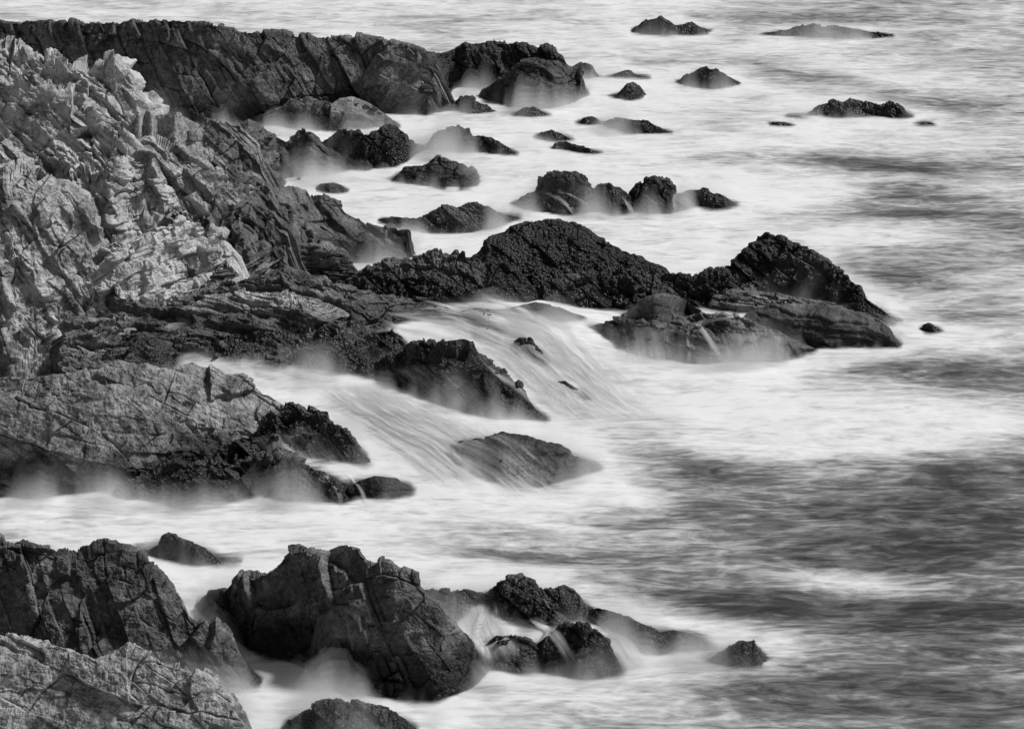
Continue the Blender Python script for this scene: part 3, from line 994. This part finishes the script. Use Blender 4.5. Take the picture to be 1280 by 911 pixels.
rows_y = np.concatenate([np.linspace(-884, -700, 24), np.linspace(-690, -60, 40), np.arange(-50, 960, 2.0), np.linspace(970, 1700, 30)])
cols_x = np.concatenate([np.linspace(-6000, -300, 24), np.arange(-200, 1481, 2.0), np.linspace(1580, 7300, 24)])
PX, PY = np.meshgrid(cols_x, rows_y)
px, py = PX.ravel(), PY.ravel()
rx, rz = ray(px, py)
Y = -H / rz
X = rx * Y
Z = sea_surface(X, Y)
hr = hm_get(X, Y, hs)
inside = (X > X0) & (X < X0 + NX * CELL) & (Y > Y0) & (Y < Y0 + NY * CELL)
hr = np.where(inside, hr, -4)
nearv = np.where(inside, hm_get(X, Y, near), 0)
# foam: where the sea is white and where it is dark
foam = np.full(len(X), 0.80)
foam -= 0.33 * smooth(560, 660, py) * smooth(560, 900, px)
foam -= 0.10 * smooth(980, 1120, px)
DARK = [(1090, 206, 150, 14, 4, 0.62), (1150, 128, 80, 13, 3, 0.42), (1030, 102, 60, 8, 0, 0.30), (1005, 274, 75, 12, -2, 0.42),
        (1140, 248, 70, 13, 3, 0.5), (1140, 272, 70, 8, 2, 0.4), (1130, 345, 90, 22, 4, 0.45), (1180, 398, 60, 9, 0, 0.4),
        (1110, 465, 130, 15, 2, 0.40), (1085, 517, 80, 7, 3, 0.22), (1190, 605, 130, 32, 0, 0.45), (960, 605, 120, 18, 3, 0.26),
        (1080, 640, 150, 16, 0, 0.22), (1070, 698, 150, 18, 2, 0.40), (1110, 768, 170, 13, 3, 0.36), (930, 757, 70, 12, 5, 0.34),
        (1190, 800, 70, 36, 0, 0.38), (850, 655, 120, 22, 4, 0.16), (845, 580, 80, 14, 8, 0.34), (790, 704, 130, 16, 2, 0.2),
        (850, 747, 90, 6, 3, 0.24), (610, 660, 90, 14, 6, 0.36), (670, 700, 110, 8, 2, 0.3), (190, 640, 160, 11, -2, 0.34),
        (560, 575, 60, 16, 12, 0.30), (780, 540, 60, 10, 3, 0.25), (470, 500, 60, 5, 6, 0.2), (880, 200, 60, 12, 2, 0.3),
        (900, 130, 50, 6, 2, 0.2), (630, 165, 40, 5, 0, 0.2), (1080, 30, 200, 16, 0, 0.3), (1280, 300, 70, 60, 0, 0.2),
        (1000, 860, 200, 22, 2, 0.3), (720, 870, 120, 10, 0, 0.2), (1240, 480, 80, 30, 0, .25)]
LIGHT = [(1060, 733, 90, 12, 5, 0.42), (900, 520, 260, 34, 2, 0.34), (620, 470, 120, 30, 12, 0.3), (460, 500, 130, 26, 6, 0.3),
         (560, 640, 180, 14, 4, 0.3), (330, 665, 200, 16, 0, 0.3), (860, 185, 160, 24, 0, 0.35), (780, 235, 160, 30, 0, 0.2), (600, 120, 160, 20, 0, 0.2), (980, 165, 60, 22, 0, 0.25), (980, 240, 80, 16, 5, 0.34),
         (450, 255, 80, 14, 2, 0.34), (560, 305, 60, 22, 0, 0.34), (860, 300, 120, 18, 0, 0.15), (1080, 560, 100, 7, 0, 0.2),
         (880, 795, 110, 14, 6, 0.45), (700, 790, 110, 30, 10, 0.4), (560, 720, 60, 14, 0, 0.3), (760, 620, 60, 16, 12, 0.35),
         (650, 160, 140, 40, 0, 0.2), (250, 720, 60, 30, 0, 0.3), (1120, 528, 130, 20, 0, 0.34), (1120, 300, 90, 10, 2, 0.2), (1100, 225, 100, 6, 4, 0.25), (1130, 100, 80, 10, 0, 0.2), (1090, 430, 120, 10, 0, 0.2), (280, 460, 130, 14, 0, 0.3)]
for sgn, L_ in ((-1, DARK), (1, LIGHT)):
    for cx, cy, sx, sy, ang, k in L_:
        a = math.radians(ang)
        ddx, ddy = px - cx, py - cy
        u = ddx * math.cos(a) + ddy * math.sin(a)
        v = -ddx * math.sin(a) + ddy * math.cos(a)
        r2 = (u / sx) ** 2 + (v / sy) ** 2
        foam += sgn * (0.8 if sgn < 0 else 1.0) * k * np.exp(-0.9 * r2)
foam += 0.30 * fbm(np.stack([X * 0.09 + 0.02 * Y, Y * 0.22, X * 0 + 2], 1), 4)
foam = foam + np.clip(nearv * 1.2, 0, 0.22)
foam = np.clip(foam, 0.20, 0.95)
depth = Z - hr
fade = 0.35 + 0.5 * smooth(-0.3, 0.4, fbm(np.stack([X * 0.5, Y * 0.5, X * 0 + 5], 1), 3))
cover = smooth(0.0, 1.0, (depth + 0.05) / fade)
cover = np.where(hr < -3.5, 1.0, cover)
V = np.stack([X, Y, Z], 1)
nr, nc = PX.shape
# rows run from far to near: flip so that faces look up
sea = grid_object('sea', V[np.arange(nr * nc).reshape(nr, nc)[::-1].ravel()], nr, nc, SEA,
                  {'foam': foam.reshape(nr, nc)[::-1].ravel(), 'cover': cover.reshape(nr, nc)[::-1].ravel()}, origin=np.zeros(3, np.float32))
sea['kind'] = 'structure'

# seabed
bx = np.array([[-9000, -50, -4.5], [9000, -50, -4.5], [-9000, 25000, -4.5], [9000, 25000, -4.5]], float)
bed = grid_object('seabed', bx, 2, 2, ROCK, {'pale': np.full(4, 0.05), 'mussel': np.zeros(4)}, origin=np.zeros(3, np.float32))
bed['kind'] = 'structure'


# ------------------------------------------------------------------ running water draped over the rocks
hd = np.maximum(hs, sea_surface(gx, gy) + 0.02)
for ax in (0, 1):
    hd = blur1(hd, 1, ax)


def stream(left, right, cover=0.75, foam=0.85, lift=0.07, edge=0.25, ends=(0.2, 0.3)):
    """a sheet of water between two edges, given from its head to its foot as points of the picture"""
    def along(l, n):
        l = np.array(l, float)
        s = np.concatenate([[0], np.cumsum(np.hypot(*np.diff(l, axis=0).T))])
        t = np.linspace(0, s[-1], n)
        return np.stack([np.interp(t, s, l[:, 0]), np.interp(t, s, l[:, 1])], 1), s[-1]
    _, la = along(left, 4)
    _, lb = along(right, 4)
    n = int(max(la, lb) / 1.6) + 8
    A, _ = along(left, n)
    B, _ = along(right, n)
    m = int(max(8, np.max(np.hypot(*(B - A).T)) / 1.8))
    t = np.linspace(0, 1, m)
    G = A[:, None] * (1 - t)[None, :, None] + B[:, None] * t[None, :, None]
    for k in (0, 1):
        G[:, :, k] = blur1(blur1(G[:, :, k], min(5, n // 3), 0), min(3, m // 3), 1)
    gpx, gpy = G[:, :, 0].ravel(), G[:, :, 1].ravel()
    rx, rz = ray(gpx, gpy)
    Yh = np.empty(len(gpx))
    for a in range(0, len(gpx), 6000):
        sl = slice(a, a + 6000)
        Yg = YS[None, :]
        Xg = rx[sl, None] * Yg
        Zg = H + rz[sl, None] * Yg
        S = hm_get(Xg, np.broadcast_to(Yg, Xg.shape), hd) + lift
        Yh[sl] = YS[(Zg <= S).argmax(1)]
    Yh = Yh.reshape(n, m)
    for ax in (0, 1):
        Yh = blur1(Yh, 2, ax)
    Yh = Yh.ravel()
    V = np.stack([rx * Yh, Yh, H + rz * Yh], 1)
    # keep it just above what it runs over
    V[:, 2] = np.maximum(V[:, 2], hm_get(V[:, 0], V[:, 1], hd) + lift * 0.6)
    TT, SS = np.meshgrid(t, np.linspace(0, 1, n))
    c = cover * smooth(0, edge, TT) * smooth(0, edge, 1 - TT) * smooth(0, ends[0] + 1e-3, SS) * smooth(0, ends[1] + 1e-3, 1 - SS)
    scale = 28.0
    W = np.hypot(*(B - A).T)
    uvu = (TT - 0.5) * W[:, None] / scale
    uvv = SS * max(la, lb) / scale
    bend = fbm(np.stack([V[:, 0] * 0.8, V[:, 1] * 0.5, V[:, 2] * 0], 1), 3)
    uvu = uvu + 0.20 * bend.reshape(uvu.shape)
    uv = np.stack([uvu.ravel() + len(bpy.data.objects) * 3.1, uvv.ravel()], 1)
    o = grid_object('running_water', V, n, m, FLOW, {'foam': np.full(n * m, foam), 'cover': c.ravel()}, uv=uv)
    o['kind'] = 'structure'
    return o


stream([(468, 396), (520, 402), (570, 428), (620, 470), (680, 525), (730, 560)], [(520, 380), (620, 380), (720, 392), (760, 430), (820, 480), (900, 520)], 0.62, 0.72, edge=0.35)
stream([(370, 478), (420, 530), (470, 575), (520, 625)], [(470, 472), (580, 515), (680, 555), (760, 610)], 0.6, 0.64, edge=0.35)
stream([(600, 440), (640, 470), (700, 530)], [(640, 432), (690, 470), (760, 520)], 0.6, 0.85, edge=0.4)
# ribbons that find their way between the ledges
for path, w0, w1, cv in [([(478, 392), (520, 398), (560, 404), (600, 408)], 3, 5, 0.85), ([(520, 374), (560, 384), (600, 398), (630, 402)], 3, 7, 0.85),
                         ([(600, 372), (640, 382), (664, 394), (676, 408)], 3, 6, 0.85), ([(468, 398), (505, 412), (545, 420), (590, 432)], 3, 6, 0.85),
                         
                         
                         ([(596, 446), (622, 470), (650, 490), (684, 522)], 3, 9, 0.85), ([(610, 440), (646, 462), (690, 492)], 3, 8, 0.8),
                        
                         ([(398, 584), (410, 598), (424, 616), (430, 640)], 3, 5, 0.85), ([(424, 586), (440, 598), (452, 614), (460, 636)], 2, 4, 0.85),
                         ([(436, 592), (480, 594), (510, 602), (528, 616)], 2, 6, 0.6),
                         ([(890, 396), (870, 404), (880, 416), (896, 440), (905, 462)], 3, 9, 0.8), ([(940, 392), (900, 400), (866, 406)], 3, 4, 0.6),
                         ([(770, 416), (774, 430), (772, 446)], 2, 5, 0.7), ([(781, 412), (784, 430), (786, 450)], 1.6, 3, 0.75),
                         ([(793, 414), (795, 430), (793, 452)], 2, 3, 0.7), ([(802, 414), (804, 432), (806, 454)], 3, 5, 0.8),
                         ([(814, 416), (815, 436), (814, 454)], 1.6, 3, 0.7), ([(832, 418), (836, 436), (838, 456)], 1.6, 3, 0.6),
                         ([(858, 420), (862, 440), (862, 458)], 2, 4, 0.7), ([(930, 420), (934, 440), (936, 458)], 1.6, 4, 0.6),
                        
                         
                         ([(676, 242), (700, 252), (724, 272)], 2, 6, 0.7), ([(690, 240), (722, 250), (746, 268)], 2, 5, 0.6),
                         ([(776, 246), (786, 258), (792, 272)], 2, 5, 0.8), ([(800, 244), (818, 256), (828, 270)], 2, 4, 0.75),
                         ([(846, 240), (842, 252), (846, 268)], 2, 4, 0.8), ([(852, 244), (864, 256), (872, 270)], 2, 5, 0.8),
                         ([(440, 756), (444, 776), (456, 800), (470, 826)], 2, 5, 0.6), ([(432, 770), (436, 800), (446, 830)], 2, 3, 0.45),
                         ([(668, 738), (690, 766), (720, 780)], 2, 4, 0.6), ([(736, 770), (756, 786), (780, 806)], 2, 4, 0.6),
                         ]:
    n_ = len(path)
    ws = np.linspace(w0, w1, n_) * 1.25
    steep = abs(path[-1][0] - path[0][0]) < abs(path[-1][1] - path[0][1])
    if steep:
        stream([(x - w, y) for (x, y), w in zip(path, ws)], [(x + w, y) for (x, y), w in zip(path, ws)], cv * 0.62, 0.85, 0.04, 0.5, (0.35, 0.4))
    else:
        stream([(x, y + w) for (x, y), w in zip(path, ws)], [(x, y - w) for (x, y), w in zip(path, ws)], cv * 0.62, 0.85, 0.04, 0.5, (0.35, 0.4))
stream([(752, 408), (762, 428), (770, 456)], [(842, 402), (850, 428), (852, 458)], 0.34, 0.85, edge=0.3)
stream([(884, 412), (892, 436), (896, 462)], [(1000, 420), (1004, 440), (1004, 458)], 0.28, 0.85, edge=0.3)
stream([(470, 462), (500, 486), (530, 508)], [(560, 452), (600, 486), (640, 526)], 0.22, 0.8, edge=0.4)
stream([(300, 548), (330, 566), (350, 582)], [(410, 530), (440, 562), (462, 588)], 0.22, 0.8, edge=0.4)
stream([(540, 545), (580, 585), (630, 630)], [(596, 548), (670, 580), (736, 618)], 0.62, 0.78, edge=0.4)
stream([(572, 752), (575, 780), (600, 830)], [(632, 750), (640, 775), (660, 830)], 0.62, 0.75, edge=0.35)
stream([(600, 760), (584, 790), (604, 834)], [(618, 754), (606, 790), (632, 834)], 0.8, 0.9, edge=0.4)
stream([(650, 778), (680, 790), (706, 834)], [(668, 772), (702, 788), (730, 834)], 0.7, 0.9, edge=0.4)
stream([(740, 790), (770, 800), (790, 834)], [(752, 782), (790, 800), (818, 834)], 0.7, 0.9, edge=0.4)


# ------------------------------------------------------------------ spray and mist hanging low over the surf round the rocks
my = np.arange(-40, 960, 4.0)
mx = np.arange(-160, 1441, 4.0)
MX, MY = np.meshgrid(mx, my)
rx, rz = ray(MX.ravel(), MY.ravel())
Ym = -H / rz
Xm = rx * Ym
nm = hm_get(Xm, Ym, near)
lump = fbm(np.stack([Xm * 0.45, Ym * 0.40, Xm * 0 + 8], 1), 4, 0.6)
wgt = smooth(0.02, 0.40, nm) * np.clip(0.62 + 1.25 * lump, 0.0, 1.25)
mpx, mpy = MX.ravel(), MY.ravel()
for cx, cy, sx, sy, k in [(830, 392, 250, 22, 0.9), (330, 440, 200, 45, 0.9), (480, 400, 120, 40, 0.8), (600, 370, 200, 25, 0.9), (1000, 440, 110, 14, 0.3), (540, 280, 60, 16, 0.4), (230, 585, 180, 26, 0.9), (400, 600, 60, 20, 0.6), (330, 800, 110, 30, 0.45), (460, 840, 120, 30, 0.5), (455, 152, 60, 22, 0.7), (345, 140, 120, 20, 0.5), (700, 800, 120, 40, 0.4)]:
    wgt *= 1 - k * np.exp(-0.8 * (((mpx - cx) / sx) ** 2 + ((mpy - cy) / sy) ** 2))
nr, nc = MX.shape
ntop = nr * nc
idx = np.arange(ntop).reshape(nr, nc)
q = lambda i: np.stack([i[:-1, :-1], i[:-1, 1:], i[1:, 1:], i[1:, :-1]], -1).reshape(-1, 4)
ring = np.concatenate([idx[0, :], idx[1:, -1], idx[-1, -2::-1], idx[-2:0:-1, 0]])
nx = np.roll(ring, -1)
side = np.stack([ring, ring + ntop, nx + ntop, nx], 1)
F = np.concatenate([q(idx), q(idx + ntop)[:, ::-1], side])
base_lv = sea_level(Xm, Ym)
for shell, (hgt, dens) in enumerate([(0.45, 0.45), (0.70, 0.30), (1.0, 0.20), (1.35, 0.14), (1.8, 0.08)]):
    top = (base_lv - 0.3 + (hgt + 0.3) * wgt).reshape(nr, nc)
    top[0], top[-1], top[:, 0], top[:, -1] = -0.8, -0.8, -0.8, -0.8
    Vt = np.stack([Xm.reshape(nr, nc), Ym.reshape(nr, nc), top], 2)[::-1]
    Vb = Vt.copy()
    Vb[:, :, 2] = -0.9 - 0.03 * shell
    V = np.concatenate([Vt.reshape(-1, 3), Vb.reshape(-1, 3)])
    me = bpy.data.meshes.new('mist')
    me.vertices.add(len(V))
    me.vertices.foreach_set('co', V.astype(np.float32).ravel())
    me.loops.add(F.size)
    me.loops.foreach_set('vertex_index', F.ravel().astype(np.int32))
    me.polygons.add(len(F))
    me.polygons.foreach_set('loop_start', np.arange(0, F.size, 4, dtype=np.int32))
    me.update(calc_edges=True)
    MIST, nt, N, L = new_mat('sea_mist')
    mo = N.new('ShaderNodeOutputMaterial')
    pv = N.new('ShaderNodeVolumePrincipled')
    pv.inputs['Color'].default_value = (0.97, 0.97, 0.97, 1)
    pv.inputs['Density'].default_value = dens
    L.new(pv.outputs[0], mo.inputs['Volume'])
    me.materials.append(MIST)
    mist = bpy.data.objects.new('mist', me)
    mist['kind'] = 'stuff'
    scene.collection.objects.link(mist)
print('rocks', n_rock)
